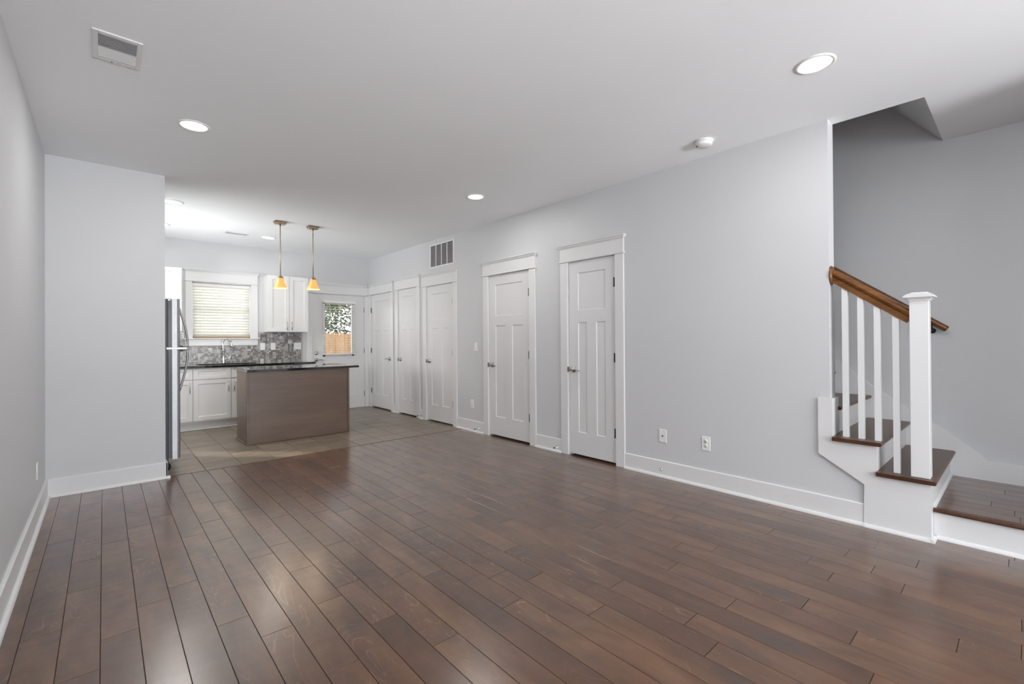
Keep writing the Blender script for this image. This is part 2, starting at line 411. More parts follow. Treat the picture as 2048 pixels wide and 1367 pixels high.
# tiled kitchen floor
bm = bmesh.new(); vals = []; g = .002
xs = [.733+.305*k for k in range(-4, 11)]; ys = [YT]+[5.55+.3*k for k in range(10)]+[YB+.02]
xs = [XL]+[x for x in xs if XL+.02 < x < XR-.02]+[XR+.12]
for a, b in zip(xs, xs[1:]):
    for c, d in zip(ys, ys[1:]):
        c2 = c+(.010 if c == YT else g)
        bv = .0018
        T = [bm.verts.new(v) for v in ((a+g, c2, -.001-bv), (b-g, c2, -.001-bv), (b-g, d-g, -.001-bv), (a+g, d-g, -.001-bv))]
        I = [bm.verts.new(v) for v in ((a+g+bv, c2+bv, -.001), (b-g-bv, c2+bv, -.001), (b-g-bv, d-g-bv, -.001), (a+g+bv, d-g-bv, -.001))]
        r = (random.random(), random.random(), random.random()); bm.faces.new(I); vals.append(r)
        for k in range(4): bm.faces.new((T[k], T[(k+1) % 4], I[(k+1) % 4], I[k])); vals.append(r)
f = MB(); f.bm = bm; tf = f.build('floor_kitchen', 'tile', None, (0, 0, 0), normals=False); setrnd(tf, vals); tag(tf, kind='structure')
struct(MB().box(XL, XR+.12, YT+.001, YB+.02, -.019, -.0045), 'floor_grout', 'grout')
struct(MB().box(XP+.02, XR-.02, YT-.004, YT+.008, -.004, .0025, .001), 'trim_8', 'threshold')

# ------------------------------------------------------------------ walls
SW = (6.2, 7.4, 1.05, 2.2); SV = (-2.8, -.6, .75, 2.3)  # openings for the two added left-wall windows
struct(MB().box(XL-.12, XL, FY-.12, SV[0], 0, H).box(XL-.12, XL, SV[0], SV[1], 0, SV[2]).box(XL-.12, XL, SV[0], SV[1], SV[3], H).box(XL-.12, XL, SV[1], SW[0], 0, H).box(XL-.12, XL, SW[1], YB+.12, 0, H).box(XL-.12, XL, SW[0], SW[1], 0, SW[2]).box(XL-.12, XL, SW[0], SW[1], SW[3], H), 'wall_left', 'wall')
struct(MB().box(XL, XP, YP, YP2, 0, H), 'wall_partition', 'wall')
w = MB()
cuts = sorted(DOORS.values())
y = 2.4
for a, b, h in cuts:
    w.box(XR, XR2, y, a-.018, 0, H); w.box(XR, XR2, a-.018, b+.018, h+.012, H); y = b+.018
w.box(XR, XR2, y, YB+.12, 0, H); w.box(XR, XR2, .897, 2.4, 0, H)
w.box(XR2-.02, XR2-.005, 2.6, YB+.1, 0, 2.2)
w.box(XR+.001, XR2-.03, .405, .897, 0, .33); w.box(XR+.001, XR2-.03, .66, .897, .33, .53)
w.box(XR, XR2, .4105, 4.0, H+.004, 5.0)
struct(w, 'wall_right', 'wall')
struct(MB().box(XS, XS+.12, FY-.12, 4.1, 0, 5.0), 'wall_stair', 'wall')
struct(MB().box(XR2, XS, 4.0, 4.1, 0, 5.0), 'wall_stairwell', 'wall')
struct(MB().box(3.66, 3.78, FY, -.95, 0, H), 'wall_daylight_blocker', 'wall')  # added, unseen wall that keeps window daylight off the stair wall
WIN = (.975, 1.757, 1.285, 2.13); BD = (2.697, 3.637, 0, 2.06)
w = MB()
w.box(XL, WIN[0], YB, YB+.14, 0, H); w.box(WIN[0], WIN[1], YB, YB+.14, 0, WIN[2]); w.box(WIN[0], WIN[1], YB, YB+.14, WIN[3], H)
w.box(WIN[1], BD[0]-.02, YB, YB+.14, 0, H); w.box(BD[0]-.02, BD[1]+.02, YB, YB+.14, BD[3]+.015, H); w.box(BD[1]+.02, XR, YB, YB+.14, 0, H)
struct(w, 'wall_back', 'wall')
w = MB(); xs = [XL, .1, 1.4, 1.95, 3.25, XS]
w.box(XL, .1, FY-.12, FY, 0, H); w.box(1.4, 1.95, FY-.12, FY, 0, H); w.box(3.25, XS, FY-.12, FY, 0, H)
for a, b in ((.1, 1.4), (1.95, 3.25)):
    w.box(a, b, FY-.12, FY, 0, .6); w.box(a, b, FY-.12, FY, 2.3, H)
struct(w, 'wall_front', 'wall')
c = MB().prism([(XL-.12, FY-.12), (XS, FY-.12), (XS, .41), (XR2-.001, .41), (XR2-.001, YB+.14), (XL-.12, YB+.14)], 2, H, H+.12)
c.prism([(.4101, H), (2.29, 5.0), (2.29, 5.1), (.4101, H+.12)], 0, XR2+.0005, XS)
c.box(XR2, XS, 2.2, 4.0, 5.0, 5.1)
struct(c, 'ceiling', 'ceiling')

# baseboards with shoe moulding
def baseboard(name, xf, u0, u1, m0=0, m1=0, hh=.145, shoe_=True, s0=0, s1=0):
    mb = MB(xf)
    sec = [(0, 0), (0, hh), (.010, hh), (.015, hh-.005), (.015, 0)]
    def ext(sec, a, b):
        A = [mb._v((a, p[0], p[1])) for p in sec]; B = [mb._v((b, p[0], p[1])) for p in sec]; n = len(sec)
        mb.bm.faces.new(A[::-1]); mb.bm.faces.new(B)
        for i in range(n): mb.bm.faces.new((A[i], A[(i+1) % n], B[(i+1) % n], B[i]))
    ext(sec, u0, u1)
    if shoe_:
        q = [(.015, 0)]+[(.015+.018*math.sin(t*PI/10)+.0, .022*math.cos(t*PI/10)) for t in range(6)]
        ext([(.015, 0), (.015, .022)]+[(.015+.018*math.sin(t*PI/10), .022*math.cos(t*PI/10)) for t in range(1, 6)], u0-s0, u1+s1)
    return struct(mb, name, 'trim')
baseboard('baseboard_left', LW, FY, YP)
PW = lambda u, w, z: (u, YP-w, z)
mb_o = baseboard('baseboard_partition', PW, XL+.0151, XP+.015, s1=.018)
mb = MB(); mb.box(XP, XP+.015, YP-.015, YP2+.01, 0, .145, .003); struct(mb, 'baseboard_partition_end', 'trim')
for n, (a, b) in enumerate(((.713, 2.555), (3.368, 3.759), (4.731, 5.334), (6.256, 6.349), (7.166, 7.239))):
    baseboard('baseboard_right_%d' % (n+1), RW, a, b)
# added front and left windows, out of view, that let daylight in
def added_front_window(n, a, b):
    e = empty('window_%d' % n, ((a+b)/2, FY, .6), kind='structure')
    FWm = lambda u, w, z: (u, FY+w, z)
    m = MB(FWm)
    m.box(a-.09, a, 0, .02, .6, 2.3); m.box(b, b+.09, 0, .02, .6, 2.3); m.box(a-.1, b+.1, 0, .022, 2.3, 2.45); m.box(a-.1, b+.1, 0, .02, .5, .585)
    m.build('window_frame', 'trim', e)
    m = MB(FWm); m.box(a, b, -.08, .04, .585, .6); m.build('window_sill', 'trim', e)
    m = MB(FWm); m.box(a, b, -.09, -.07, 1.42, 1.46); m.box(a, a+.03, -.09, -.07, .6, 2.3); m.box(b-.03, b, -.09, -.07, .6, 2.3); m.build('sash', 'trim', e)
def added_left_window(n, SW):
    e = empty('window_%d' % n, (XL, (SW[0]+SW[1])/2, SW[2]), kind='structure'); mid = (SW[0]+SW[1])/2
    m = MB(LW)
    m.box(SW[0]-.09, SW[0], 0, .02, SW[2], SW[3]); m.box(SW[1], SW[1]+.09, 0, .02, SW[2], SW[3]); m.box(SW[0]-.1, SW[1]+.1, 0, .022, SW[3], SW[3]+.14); m.box(SW[0]-.1, SW[1]+.1, 0, .03, SW[2]-.02, SW[2])
    m.build('window_frame', 'trim', e)
    m = MB(LW); m.box(mid-.02, mid+.02, -.09, -.07, SW[2], SW[3]); m.box(SW[0], SW[0]+.03, -.09, -.07, SW[2], SW[3]); m.box(SW[1]-.03, SW[1], -.09, -.07, SW[2], SW[3]); m.build('sash', 'trim', e)
added_left_window(4, SW); added_left_window(5, SV)  # both added and unseen: kitchen side, and behind the camera
added_front_window(2, .1, 1.4); added_front_window(3, 1.95, 3.25)  # added pair behind the camera, for more daylight in the room

# ------------------------------------------------------------------ doors on the right wall
def header(m, u0, u1, h, w=.0, proj=.022):
    m.box(u0-.012, u1+.012, 0, .030, h, h+.016, .004)
    m.box(u0, u1, 0, proj, h+.016, h+.150)
    m.box(u0-.010, u1+.010, 0, .032, h+.150, h+.160)
    m.box(u0-.018, u1+.018, 0, .040, h+.160, h+.170)
    m.box(u0-.028, u1+.028, 0, .050, h+.170, h+.182, .003)
def lever(parent, xf, u, z, dirn, wf, mat='nickel'):
    """round rose with a lever pointing along dirn"""
    m = MB(xf)
    p = lambda a, b, c: xf(a, b, c)
    cx = Vector(p(u, wf, z)); out = (Vector(p(u, wf+1, z))-cx)
    q = MB(); q.lathe([(0, 0), (.032, 0), (.033, .003), (.031, .009), (.024, .013), (.014, .015), (.012, .035), (.013, .05), (0, .052)], cx, out, 24)
    al = Vector(p(u+1, wf, z))-cx
    pts = [cx+out*.044+al*(dirn*t)+Vector((0, 0, 1))*zz for t, zz in ((-.008, 0), (.02, .003), (.05, .005), (.08, .001), (.105, -.008), (.115, -.010))]
    q.tube([tuple(v) for v in pts], .008, 10, radii=[.009, .0085, .0075, .007, .0065, .005])
    o = q.build('door_handle', mat, parent)
    return o
def hinges(parent, xf, u, wf, zs, mat='hinge'):
    for z in zs:
        m = MB(xf); m.box(u-.007, u+.007, wf-.004, wf+.004, z-.045, z+.045)
        a = Vector(xf(u, wf+.005, z-.046)); q = m; q.xf = None; q.tube([tuple(a), tuple(a+Vector((0, 0, .092)))], .0055, 8)
        q.build('hinge', mat, parent)
def room_door(n, key, knob_at, cl=.1, cr=.1, hl=0, hr=0, latch=True):
    a, b, h = DOORS[key]; m_ = .122
    e = empty('door_%d' % n, (XR, (a+b)/2, 0), kind='structure')
    m = MB(RW); wf = -.003
    s0, s1 = a+.003, b-.003; mid = (s0+s1)/2; zb = .022
    d0, d1 = .255, 1.412
    panelled(m, s0, s1, zb, h-.003, wf, wf-.035, [(s0+m_, s1-m_, 1.535, h-.125), (s0+m_, mid-.062, d0, d1), (mid+.062, s1-m_, d0, d1)])
    m.build('door_slab', 'door', e)
    m = MB(RW)
    m.box(a-.005-cr, a-.005, 0, .020, 0, h, .002); m.box(b+.005, b+.005+cl, 0, .020, 0, h, .002)
    m.box(a-.018, a, -.115, .0, 0, h+.012); m.box(b, b+.018, -.115, 0, 0, h+.012); m.box(a-.018, b+.018, -.115, 0, h, h+.012)
    m.box(a, a+.012, -.06, -.042, 0, h); m.box(b-.012, b, -.06, -.042, 0, h); m.box(a, b, -.06, -.042, h-.012, h)
    m.build('door_frame', 'trim', e)
    m = MB(RW); header(m, a-.005-cr-hr, b+.005+cl+hl, h); m.build('door_header', 'trim', e)
    ku, kd = (b-.062, -1) if knob_at == 'far' else (a+.062, 1)
    lever(e, RW, ku, .912, kd, wf)
    hinges(e, RW, a+.014 if knob_at == 'far' else b-.004, wf+.001, (.31, 1.05, 1.79))
    if latch and knob_at == 'far':
        q = MB(RW); q.box(b-.002, b+.006, -.002, .0225, .885, .94); q.build('strike_plate', 'nickel', e)
    return e
room_door(1, 'e', 'far'); room_door(2, 'd', 'far'); room_door(3, 'c', 'far', hl=.02); room_door(4, 'b', 'far', cl=.096, cr=.1); room_door(5, 'a', 'near', cl=.088, cr=.081)

# ------------------------------------------------------------------ back door with glazing
def back_door():
    a, b, _, h = BD
    e = empty('door_6', ((a+b)/2, YB, 0), kind='structure')
    m = MB(BW); wf = -.004; g0, g1, gz0, gz1 = 2.905, 3.405, .985, 1.90
    # slab with glass opening and two lower panels
    us = [a+.003, g0, g1, b-.003]
    pz = (.24, .80); mid = (a+b)/2
    for u0, u1, z0, z1 in ((us[0], g0, .93, h-.003), (g1, us[3], .93, h-.003), (g0, g1, gz1, h-.003), (g0, g1, .93, gz0)):
        m.box(u0, u1, wf-.044, wf, z0, z1)
    m2 = m
    panelled(m2, us[0], us[3], .03, .93, wf, wf-.044, [(us[0]+.12, mid-.06, *pz), (mid+.06, us[3]-.12, *pz)], .009, .010)
    slab = m2.build('door_slab', 'door', e)
    q = MB(BW)
    for u0, u1, z0, z1 in ((g0-.03, g0+.012, gz0-.03, gz1+.03), (g1-.012, g1+.03, gz0-.03, gz1+.03), (g0-.03, g1+.03, gz1-.012, gz1+.03), (g0-.03, g1+.03, gz0-.03, gz0+.012)):
        q.box(u0, u1, wf, wf+.010, z0, z1, .003)
    q.build('glazing_frame', 'door', e)
    MB(BW).box(g0, g1, wf-.025, wf-.021, gz0, gz1).build('window_pane', 'glass', e)
    q = MB(BW)
    q.box(a-.09, a-.004, 0, .020, 0, h, .002); q.box(b+.004, b+.072, 0, .020, 0, h, .002)
    q.box(a-.02, a, -.13, 0, 0, h+.015); q.box(b, b+.02, -.13, 0, 0, h+.015); q.box(a-.02, b+.02, -.13, 0, h, h+.015)
    q.build('door_frame', 'trim', e)
    q = MB(BW)
    q.box(a-.102, XR-.05, 0, .028, h+.005, h+.02, .004); q.box(a-.09, XR-.022, 0, .022, h+.02, h+.155)
    q.box(a-.10, XR-.04, 0, .032, h+.155, h+.165); q.box(a-.108, XR-.045, 0, .042, h+.165, h+.176); q.box(a-.118, XR-.05, 0, .05, h+.176, h+.188)
    q.build('door_header', 'trim', e)
    MB(BW).box(a, b, -.13, .03, 0, .028, .006).build('threshold', 'trim', e)
    lever(e, BW, 2.768, .90, 1, wf)
    q = MB(); c0 = Vector(BW(2.768, wf, 1.018)); q.lathe([(0, 0), (.03, 0), (.031, .004), (.027, .012), (.012, .014), (.012, .02), (0, .02)], c0, (0, -1, 0), 20)
    q.box(c0.x-.004, c0.x+.004, c0.y-.034, c0.y-.018, c0.z-.014, c0.z+.014, .002)
    q.build('deadbolt', 'nickel', e)
    hinges(e, BW, b-.001, wf+.004, (.25, 1.05, 1.80), 'nickel')
back_door()
# blind on the back door
def blind(name, label, u0, u1, z0, z1, w0, pitch, tilt, slat_w, mat, cords, railmat, rail_h=.045, curve=.002):
    e = empty(name, ((u0+u1)/2, YB-w0, z0), label, 'blind')
    m = MB(BW); m.box(u0, u1, w0-.028, w0+.028, z1-rail_h, z1, .003); m.build('headrail', 'plate', e)
    m = MB(BW); z = z1-rail_h-.02
    hw = slat_w/2
    while z > z0+.025:
        dy, dz = hw*math.cos(tilt), hw*math.sin(tilt)
        nx, nz = -math.sin(tilt), math.cos(tilt)
        P = []
        for t in (-1, -.5, 0, .5, 1):
            c_ = curve*(1-t*t)
            P.append((w0+dy*t+nx*c_, z+dz*t+nz*c_))
        for (w1, q1), (w2, q2) in zip(P, P[1:]):
            for s_ in (0,):
                m.face(((u0+.006, w1, q1), (u1-.006, w1, q1), (u1-.006, w2, q2), (u0+.006, w2, q2)))
        z -= pitch
    bmesh.ops.remove_doubles(m.bm, verts=m.bm.verts[:], dist=1e-5)
    bmesh.ops.recalc_face_normals(m.bm, faces=m.bm.faces[:])
    bmesh.ops.solidify(m.bm, geom=m.bm.faces[:], thickness=.003)
    m.build('slats', mat, e)
    m = MB(BW); m.box(u0+.004, u1-.004, w0-.024, w0+.024, z0, z0+.022, .003); m.build('bottom_rail', railmat, e)
    m = MB(BW)
    for u in cords:
        m.box(u-.0022, u+.0022, w0-hw*math.cos(tilt)-.002, w0-hw*math.cos(tilt)-.001, z0+.02, z1-.03)
        m.box(u-.0022, u+.0022, w0+hw*math.cos(tilt)+.001, w0+hw*math.cos(tilt)+.002, z0+.02, z1-.03)
    m.build('ladder_cord', 'plate', e)
    return e
bl = blind('window_blind', 'open cream slatted blind hanging over the back door glass', 2.865, 3.455, .985, 1.945, .032, .0445, math.radians(-3), .050, 'slatd', (2.985, 3.16, 3.335), 'plate')
q = MB(); q.tube([(2.93, YB-.066, 1.9), (2.93, YB-.067, 1.45)], .003, 6); q.build('tilt_wand', 'plate', bl)

# ------------------------------------------------------------------ kitchen window
def kitchen_window():
    u0, u1, z0, z1 = WIN
    e = empty('window_1', ((u0+u1)/2, YB, z0), kind='structure')
    m = MB(BW); c0, c1 = .895, 1.848
    m.box(c0, u0, 0, .020, z0, z1, .002); m.box(u1, c1, 0, .020, z0, z1, .002)
    m.box(u0, u0+.012, -.14, 0, z0, z1); m.box(u1-.012, u1, -.14, 0, z0, z1); m.box(u0, u1, -.14, 0, z1-.012, z1)
    m.build('window_frame', 'trim', e)
    m = MB(BW); header(m, c0, c1, z1); m.build('window_header', 'trim', e)
    m = MB(BW); m.box(c0-.03, c1+.03, -.14, .045, z0-.018, z0, .004); m.build('window_sill', 'trim', e)
    m = MB(BW); m.box(c0, c1, 0, .02, z0-.115, z0-.018, .002); m.build('window_apron', 'trim', e)
    m = MB(BW); zm = (z0+z1)/2
    m.box(u0+.012, u0+.05, -.125, -.095, z0, z1-.012); m.box(u1-.05, u1-.012, -.125, -.095, z0, z1-.012)
    m.box(u0+.012, u1-.012, -.125, -.095, z0, z0+.05); m.box(u0+.012, u1-.012, -.125, -.095, z1-.05, z1-.012); m.box(u0+.012, u1-.012, -.125, -.095, zm-.02, zm+.02)
    m.build('sash', 'trim', e)
    MB(BW).box(u0+.04, u1-.04, -.112, -.108, z0+.04, z1-.04).build('window_pane', 'glass', e)
kitchen_window()
bl = blind('window_blind', 'closed white slatted blind in the window above the kitchen sink', .990, 1.742, 1.292, 2.112, -.040, .0425, math.radians(61), .050, 'slat', (1.10, 1.366, 1.63), 'tan', curve=.004)
q = MB(BW); q.xf = None
q.tube([(1.665, YB-.0, 2.06), (1.655, YB-.0, 1.75), (1.665, YB-.0, 1.62)], .0022, 6)
q.lathe([(0, 0), (.008, .005), (.006, .03), (0, .032)], (1.665, YB-.0, 1.585), (0, 0, 1), 8)
q.build('pull_cord', 'slatd', bl)

# ------------------------------------------------------------------ kitchen cabinets
def bar_pull(parent_part, xf, u, z0, z1, wf):
    q = MB(); A = Vector(xf(u, wf+.030, z0)); B = Vector(xf(u, wf+.030, z1))
    q.tube([tuple(A), tuple(B)], .005, 10)
    for z in (z0+.022, z1-.022):
        q.tube([xf(u, wf, z), xf(u, wf+.030, z)], .004, 8)
    return sub(q, 'pull_handle', 'nickel', parent_part)
CF = .600
def base_cabinet(u0, u1, label, doors, drawers=True, pulls=()):
    e = empty('base_cabinet', ((u0+u1)/2, YB-CF/2, 0), label, 'cabinet', 'white shaker base cabinets along the back wall')
    m = MB(BW); m.box(u0, u1, .012, CF-.02, .11, .868); m.box(u0, u1, .02, CF-.075, 0, .11); m.build('cabinet_body', 'cab', e)
    g = .0025; n = len(doors)
    for (a, b, side) in doors:
        m = MB(BW); s_ = .057
        panelled(m, a+g, b-g, .135, .700, CF, CF-.0195, [(a+g+s_, b-g-s_, .135+s_, .700-s_)], .009, .006)
        d = m.build('cabinet_door', 'cab', e)
        if side: bar_pull(d, BW, b-.035 if side == 'r' else a+.035, .520, .665, CF)
        m = MB(BW)
        panelled(m, a+g, b-g, .710, .858, CF, CF-.0195, [(a+g+s_, b-g-s_, .755, .818)], .009, .006)
        d = m.build('drawer_front', 'cab', e)
    return e
base_cabinet(.44, .913, 'white shaker base cabinet beside the refrigerator', [(.44, .913, 'r')])
base_cabinet(.914, 1.828, 'white shaker sink base cabinet under the kitchen faucet', [(.914, 1.370, 'r'), (1.371, 1.828, 'l')])
base_cabinet(1.829, 2.535, 'white shaker base cabinet behind the island, nearest the back door', [(1.829, 2.18, 'r'), (2.181, 2.535, 'l')])
m = MB(BW); m.box(.30, 2.535, CF-.075, CF-.057, 0, .018, .004)
struct(m, 'trim_9', 'trim')
# counter with sink cutout
def countertop():
    m = MB(); x0, x1, y0, y1 = XL, 2.545, YB-.635, YB-.001; a, b, c, d = 1.0, 1.74, YB-.52, YB-.12
    for q in ((x0, a, y0, y1), (b, x1, y0, y1), (a, b, y0, c), (a, b, d, y1)): m.box(*q, .868, .898)
    bmesh.ops.remove_doubles(m.bm, verts=m.bm.verts[:], dist=1e-5)
    tag(m.build('countertop', 'granite'), 'black polished stone countertop along the back wall under the window', 'countertop')
    m = MB(); t = .004
    m.box(a-.01, b+.01, c-.01, d+.01, .69, .694); m.box(a-.01, a-.01+t, c-.01, d+.01, .69, .866); m.box(b+.01-t, b+.01, c-.01, d+.01, .69, .866)
    m.box(a-.01, b+.01, c-.01, c-.01+t, .69, .866); m.box(a-.01, b+.01, d+.01-t, d+.01, .69, .866)
    tag(m.build('kitchen_sink', 'steel'), 'stainless steel sink bowl set into the back countertop', 'sink')
countertop()
# upper cabinets
def wall_cabinet(u0, u1, label, doors):
    e = empty('wall_cabinet', ((u0+u1)/2, YB-.16, 1.38), label, 'cabinet', 'white shaker wall cabinets on the back wall')
    m = MB(BW); m.box(u0, u1, .001, .310, 1.38, 2.275); m.build('cabinet_body', 'cab', e)
    g = .002
    for a, b, side in doors:
        s_ = .057; m = MB(BW)
        panelled(m, a+g, b-g, 1.384, 2.271, .330, .3105, [(a+g+s_, b-g-s_, 1.384+s_, 2.271-s_)], .009, .006)
        d = m.build('cabinet_door', 'cab', e)
        bar_pull(d, BW, b-.035 if side == 'r' else a+.035, 1.405, 1.545, .330)
wall_cabinet(1.930, 2.528, 'white two-door wall cabinet behind the hanging lamps, left of the back door', [(1.930, 2.235, 'r'), (2.236, 2.528, 'l')])
wall_cabinet(.20, .822, 'white wall cabinet above the refrigerator, left of the window', [(.20, .51, 'r'), (.511, .822, 'l')])
# mosaic backsplash
def backsplash():
    random.seed(11); u = .0262; x0, x1, z0, z1 = .60, 2.537, .900, 1.378
    NX, NZ = int((x1-x0)/u), int((z1-z0)/u); occ = [[False]*NZ for _ in range(NX)]
    bm = bmesh.new(); vals = []; g = .0016
    for i in range(NX):
        for j in range(NZ):
            if occ[i][j]: continue
            r = random.random(); w_, h_ = (2, 2) if r < .16 else (2, 1) if r < .34 else (1, 2) if r < .52 else (1, 1)
            if i+w_ > NX or j+h_ > NZ or any(occ[i+a][j+b] for a in range(w_) for b in range(h_)): w_ = h_ = 1
            for a in range(w_):
                for b in range(h_): occ[i+a][j+b] = True
            ax, bx, az, bz = x0+i*u+g, x0+(i+w_)*u-g, z0+j*u+g, z0+(j+h_)*u-g
            if not (ax > 1.86 or bz < 1.168 or bx < .88): continue
            cx = random.random()
            v = [bm.verts.new((x, YB-.007, z)) for x, z in ((ax, az), (bx, az), (bx, bz), (ax, bz))]
            v2 = [bm.verts.new((x, YB-.003, z)) for x, z in ((ax, az), (bx, az), (bx, bz), (ax, bz))]
            bm.faces.new(v); vals.append((cx, 0, 0))
            for k in range(4): bm.faces.new((v[k], v2[k], v2[(k+1) % 4], v[(k+1) % 4])); vals.append((cx, 0, 0))
    e = empty('tile_backsplash', ((x0+x1)/2, YB, z0), 'grey mosaic tile backsplash above the black back countertop', 'backsplash')
    f = MB(); f.bm = bm; o = f.build('mosaic_tile', 'mosaic', e, normals=False); setrnd(o, vals)
    m = MB(BW); m.box(x0, 1.86, .0005, .0045, .898, 1.168); m.box(1.86, x1, .0005, .0045, .898, 1.379); m.box(x0, .89, .0005, .0045, 1.168, 1.379); m.build('grout', 'mosaicgrout', e)
backsplash()
# faucet
e = empty('kitchen_faucet', (1.366, YB-.075, .898), 'chrome gooseneck pull-down faucet behind the kitchen sink', 'faucet')
fy = YB-.075
m = MB(); m.lathe([(0, 0), (.027, 0), (.027, .008), (.019, .018), (.017, .06), (.0165, .11), (.013, .12), (0, .12)], (1.366, fy, .898), (0, 0, 1), 20)
m.build('faucet_body', 'chrome', e)
pts = [(1.366, fy, 1.01), (1.360, fy, 1.10), (1.358, fy, 1.19)]
for t in range(0, 9):
    a = PI-PI*.88*t/8; pts.append((1.408+.05*math.cos(a), fy-.03*t/8, 1.215+.055*math.sin(a)))
m = MB(); m.tube(pts, .0115, 12); m.build('spout', 'chrome', e)
m = MB(); m.tube([pts[-1], (1.468, fy-.034, 1.17), (1.480, fy-.038, 1.105)], .014, 12, radii=[.012, .015, .018]); m.build('spray_head', 'chrome', e)
m = MB(); m.tube([(1.37, fy, .965), (1.42, fy-.01, .970), (1.452, fy-.015, .985), (1.458, fy-.015, 1.05)], .007, 10, radii=[.011, .010, .008, .006]); m.build('lever_handle', 'chrome', e)

# ------------------------------------------------------------------ island
def island():
    x0, x1, y0, y1 = 1.262, 2.490, 6.135, 6.70
    e = empty('kitchen_island', ((x0+x1)/2, (y0+y1)/2, 0), 'brown wooden kitchen island with a polished black stone top', 'island')
    MB().box(x0+.004, x1-.004, y0+.004, y1, 0, .866).build('island_body', 'island', e)
    for x, y in ((x0, y0), (x1-.016, y0)):
        m = MB(); m.box(x-.006, x+.020, y-.006, y+.016, 0, .866, .003); m.build('corner_post', 'island', e)
    m = MB(); m.box(x0+.018, x1-.02, y0-.008, y0+.006, 0, .018, .005); m.box(x0-.010, x0+.006, y0+.014, y1, 0, .018, .005)
    m.build('base_moulding', 'island', e)
    m = MB(); m.box(1.256, 2.615, 6.095, 6.905, .866, .895, .003, 2); m.build('island_top', 'granite', e)
island()

# ------------------------------------------------------------------ refrigerator (faces +x, beyond the partition)
def fridge():
    y0, y1 = 5.40, 6.14
    e = empty('refrigerator', (.1, (y0+y1)/2, 0), 'stainless refrigerator with curved handles, mostly hidden by the partition', 'refrigerator')
    MB().box(-.30, .455, y0, y1, .055, 1.640, .004).build('fridge_body', 'black', e)
    MB().box(.455, .484, y0+.008, y1-.008, .13, 1.625).build('door_gasket', 'blackgloss', e)
    def door(z0, z1, name):
        m = MB(); sec = [(.484, y0), (.523, y0), (.536, y0+.004), (.545, y0+.014), (.549, y0+.035), (.549, y1-.035), (.545, y1-.014), (.536, y1-.004), (.523, y1), (.484, y1)]
        m.prism(sec, 2, z0, z1)
        return m.build(name, 'steel', e)
    d1 = door(1.182, 1.645, 'freezer_door'); d2 = door(.118, 1.160, 'fridge_door')
    def handle(part, za, zb, zm):
        pts = []
        for t in range(13):
            s = t/12; z = za+(zb-za)*s; pts.append((.545+.066*math.sin(PI/2*min(1, s*1.02)) if True else 0, y0+.05, z))
        q = MB(); q.tube(pts+[(.606, y0+.05, zb-.001*(1 if zb < za else -1)), (.549, y0+.05, zb)], .0095, 10)
        sub(q, 'door_handle', 'steel', part)
    handle(d1, 1.555, 1.190, 0); handle(d2, .76, 1.150, 0)
    m = MB(); m.box(.44, .60, y0-.006, y0+.06, 1.162, 1.180, .003); m.build('middle_hinge', 'chrome', e)
    m = MB(); m.box(.44, .50, y0+.01, y0+.06, 1.640, 1.652, .003); m.build('top_hinge', 'chrome', e)
    m = MB(); m.box(-.28, .44, y0+.01, y1-.01, .015, .055); m.build('base_grille', 'blackgloss', e)
    for y in (y0+.03, y1-.03):
        m = MB(); m.lathe([(0, 0), (.05, 0), (.05, .02), (0, .02)], (.425, y-.01, .05), (0, 1, 0), 20); m.build('roller', 'blackgloss', e)
fridge()

# ------------------------------------------------------------------ wall plates
def plate(name, label, cat, xf, u, z, kind, group=None, w=.072, h=.116, wf=0.0):
    e = empty(name, xf(u, 0, z-h/2), label, cat, group)
    n = 2 if kind == 'double' else 1
    W_ = w*(1.6 if n == 2 else 1)
    m = MB(xf); m.box(u-W_/2, u+W_/2, wf, wf+.006, z-h/2, z+h/2, .0025); p = m.build('cover_plate', 'plate', e)
    if kind == 'outlet':
        for dz in (-.02, .02):
            q = MB(); c0 = Vector(xf(u, wf+.006, z+dz)); d = Vector(xf(u, wf+1.006, z+dz))-c0
            q.lathe([(0, 0), (.0165, 0), (.0165, .002), (0, .0022)], c0, d, 18); s_ = q.build('socket', 'plate', e)
            q = MB(xf)
            for du in (-.006, .006): q.box(u+du-.0012, u+du+.0012, wf+.008, wf+.0086, z+dz-.001, z+dz+.008)
            q.box(u-.0025, u+.0025, wf+.008, wf+.0086, z+dz-.010, z+dz-.005)
            sub(q, 'socket_slots', 'slot', s_)
    if kind == 'switch':
        q = MB(xf); q.box(u-.005, u+.005, wf+.005, wf+.016, z-.006, z+.012, .001); q.build('toggle', 'plate', e)
    if kind == 'double':
        for du in (-.023, .023):
            q = MB(xf); q.box(u+du-.005, u+du+.005, wf+.005, wf+.016, z-.004, z+.010, .001); q.build('toggle', 'plate', e)
    if kind == 'coax':
        q = MB(); c0 = Vector(xf(u, wf+.006, z)); d = Vector(xf(u, wf+1.006, z))-c0
        q.lathe([(0, 0), (.006, 0), (.0055, .008), (.002, .008), (0, .010)], c0, d, 12); q.build('cable_jack', 'hinge', e)
    return e
plate('cable_plate', 'white wall plate with one dark cable jack, on the long right wall', 'wall plate', RW, 2.162, .366, 'coax')
plate('wall_outlet', 'white double-socket outlet low on the long right wall, nearest the stairs', 'outlet', RW, 1.769, .362, 'outlet', 'white wall outlets')
plate('light_switch', 'white light switch on the wall strip left of the farther living room door', 'switch', RW, 4.903, 1.137, 'switch')
plate('wall_outlet', 'white outlet low on the wall strip left of the farther living room door', 'outlet', RW, 4.995, .367, 'outlet', 'white wall outlets')
plate('wall_outlet', 'white outlet low on the left wall near the partition corner', 'outlet', LW, 4.565, .346, 'outlet', 'white wall outlets')
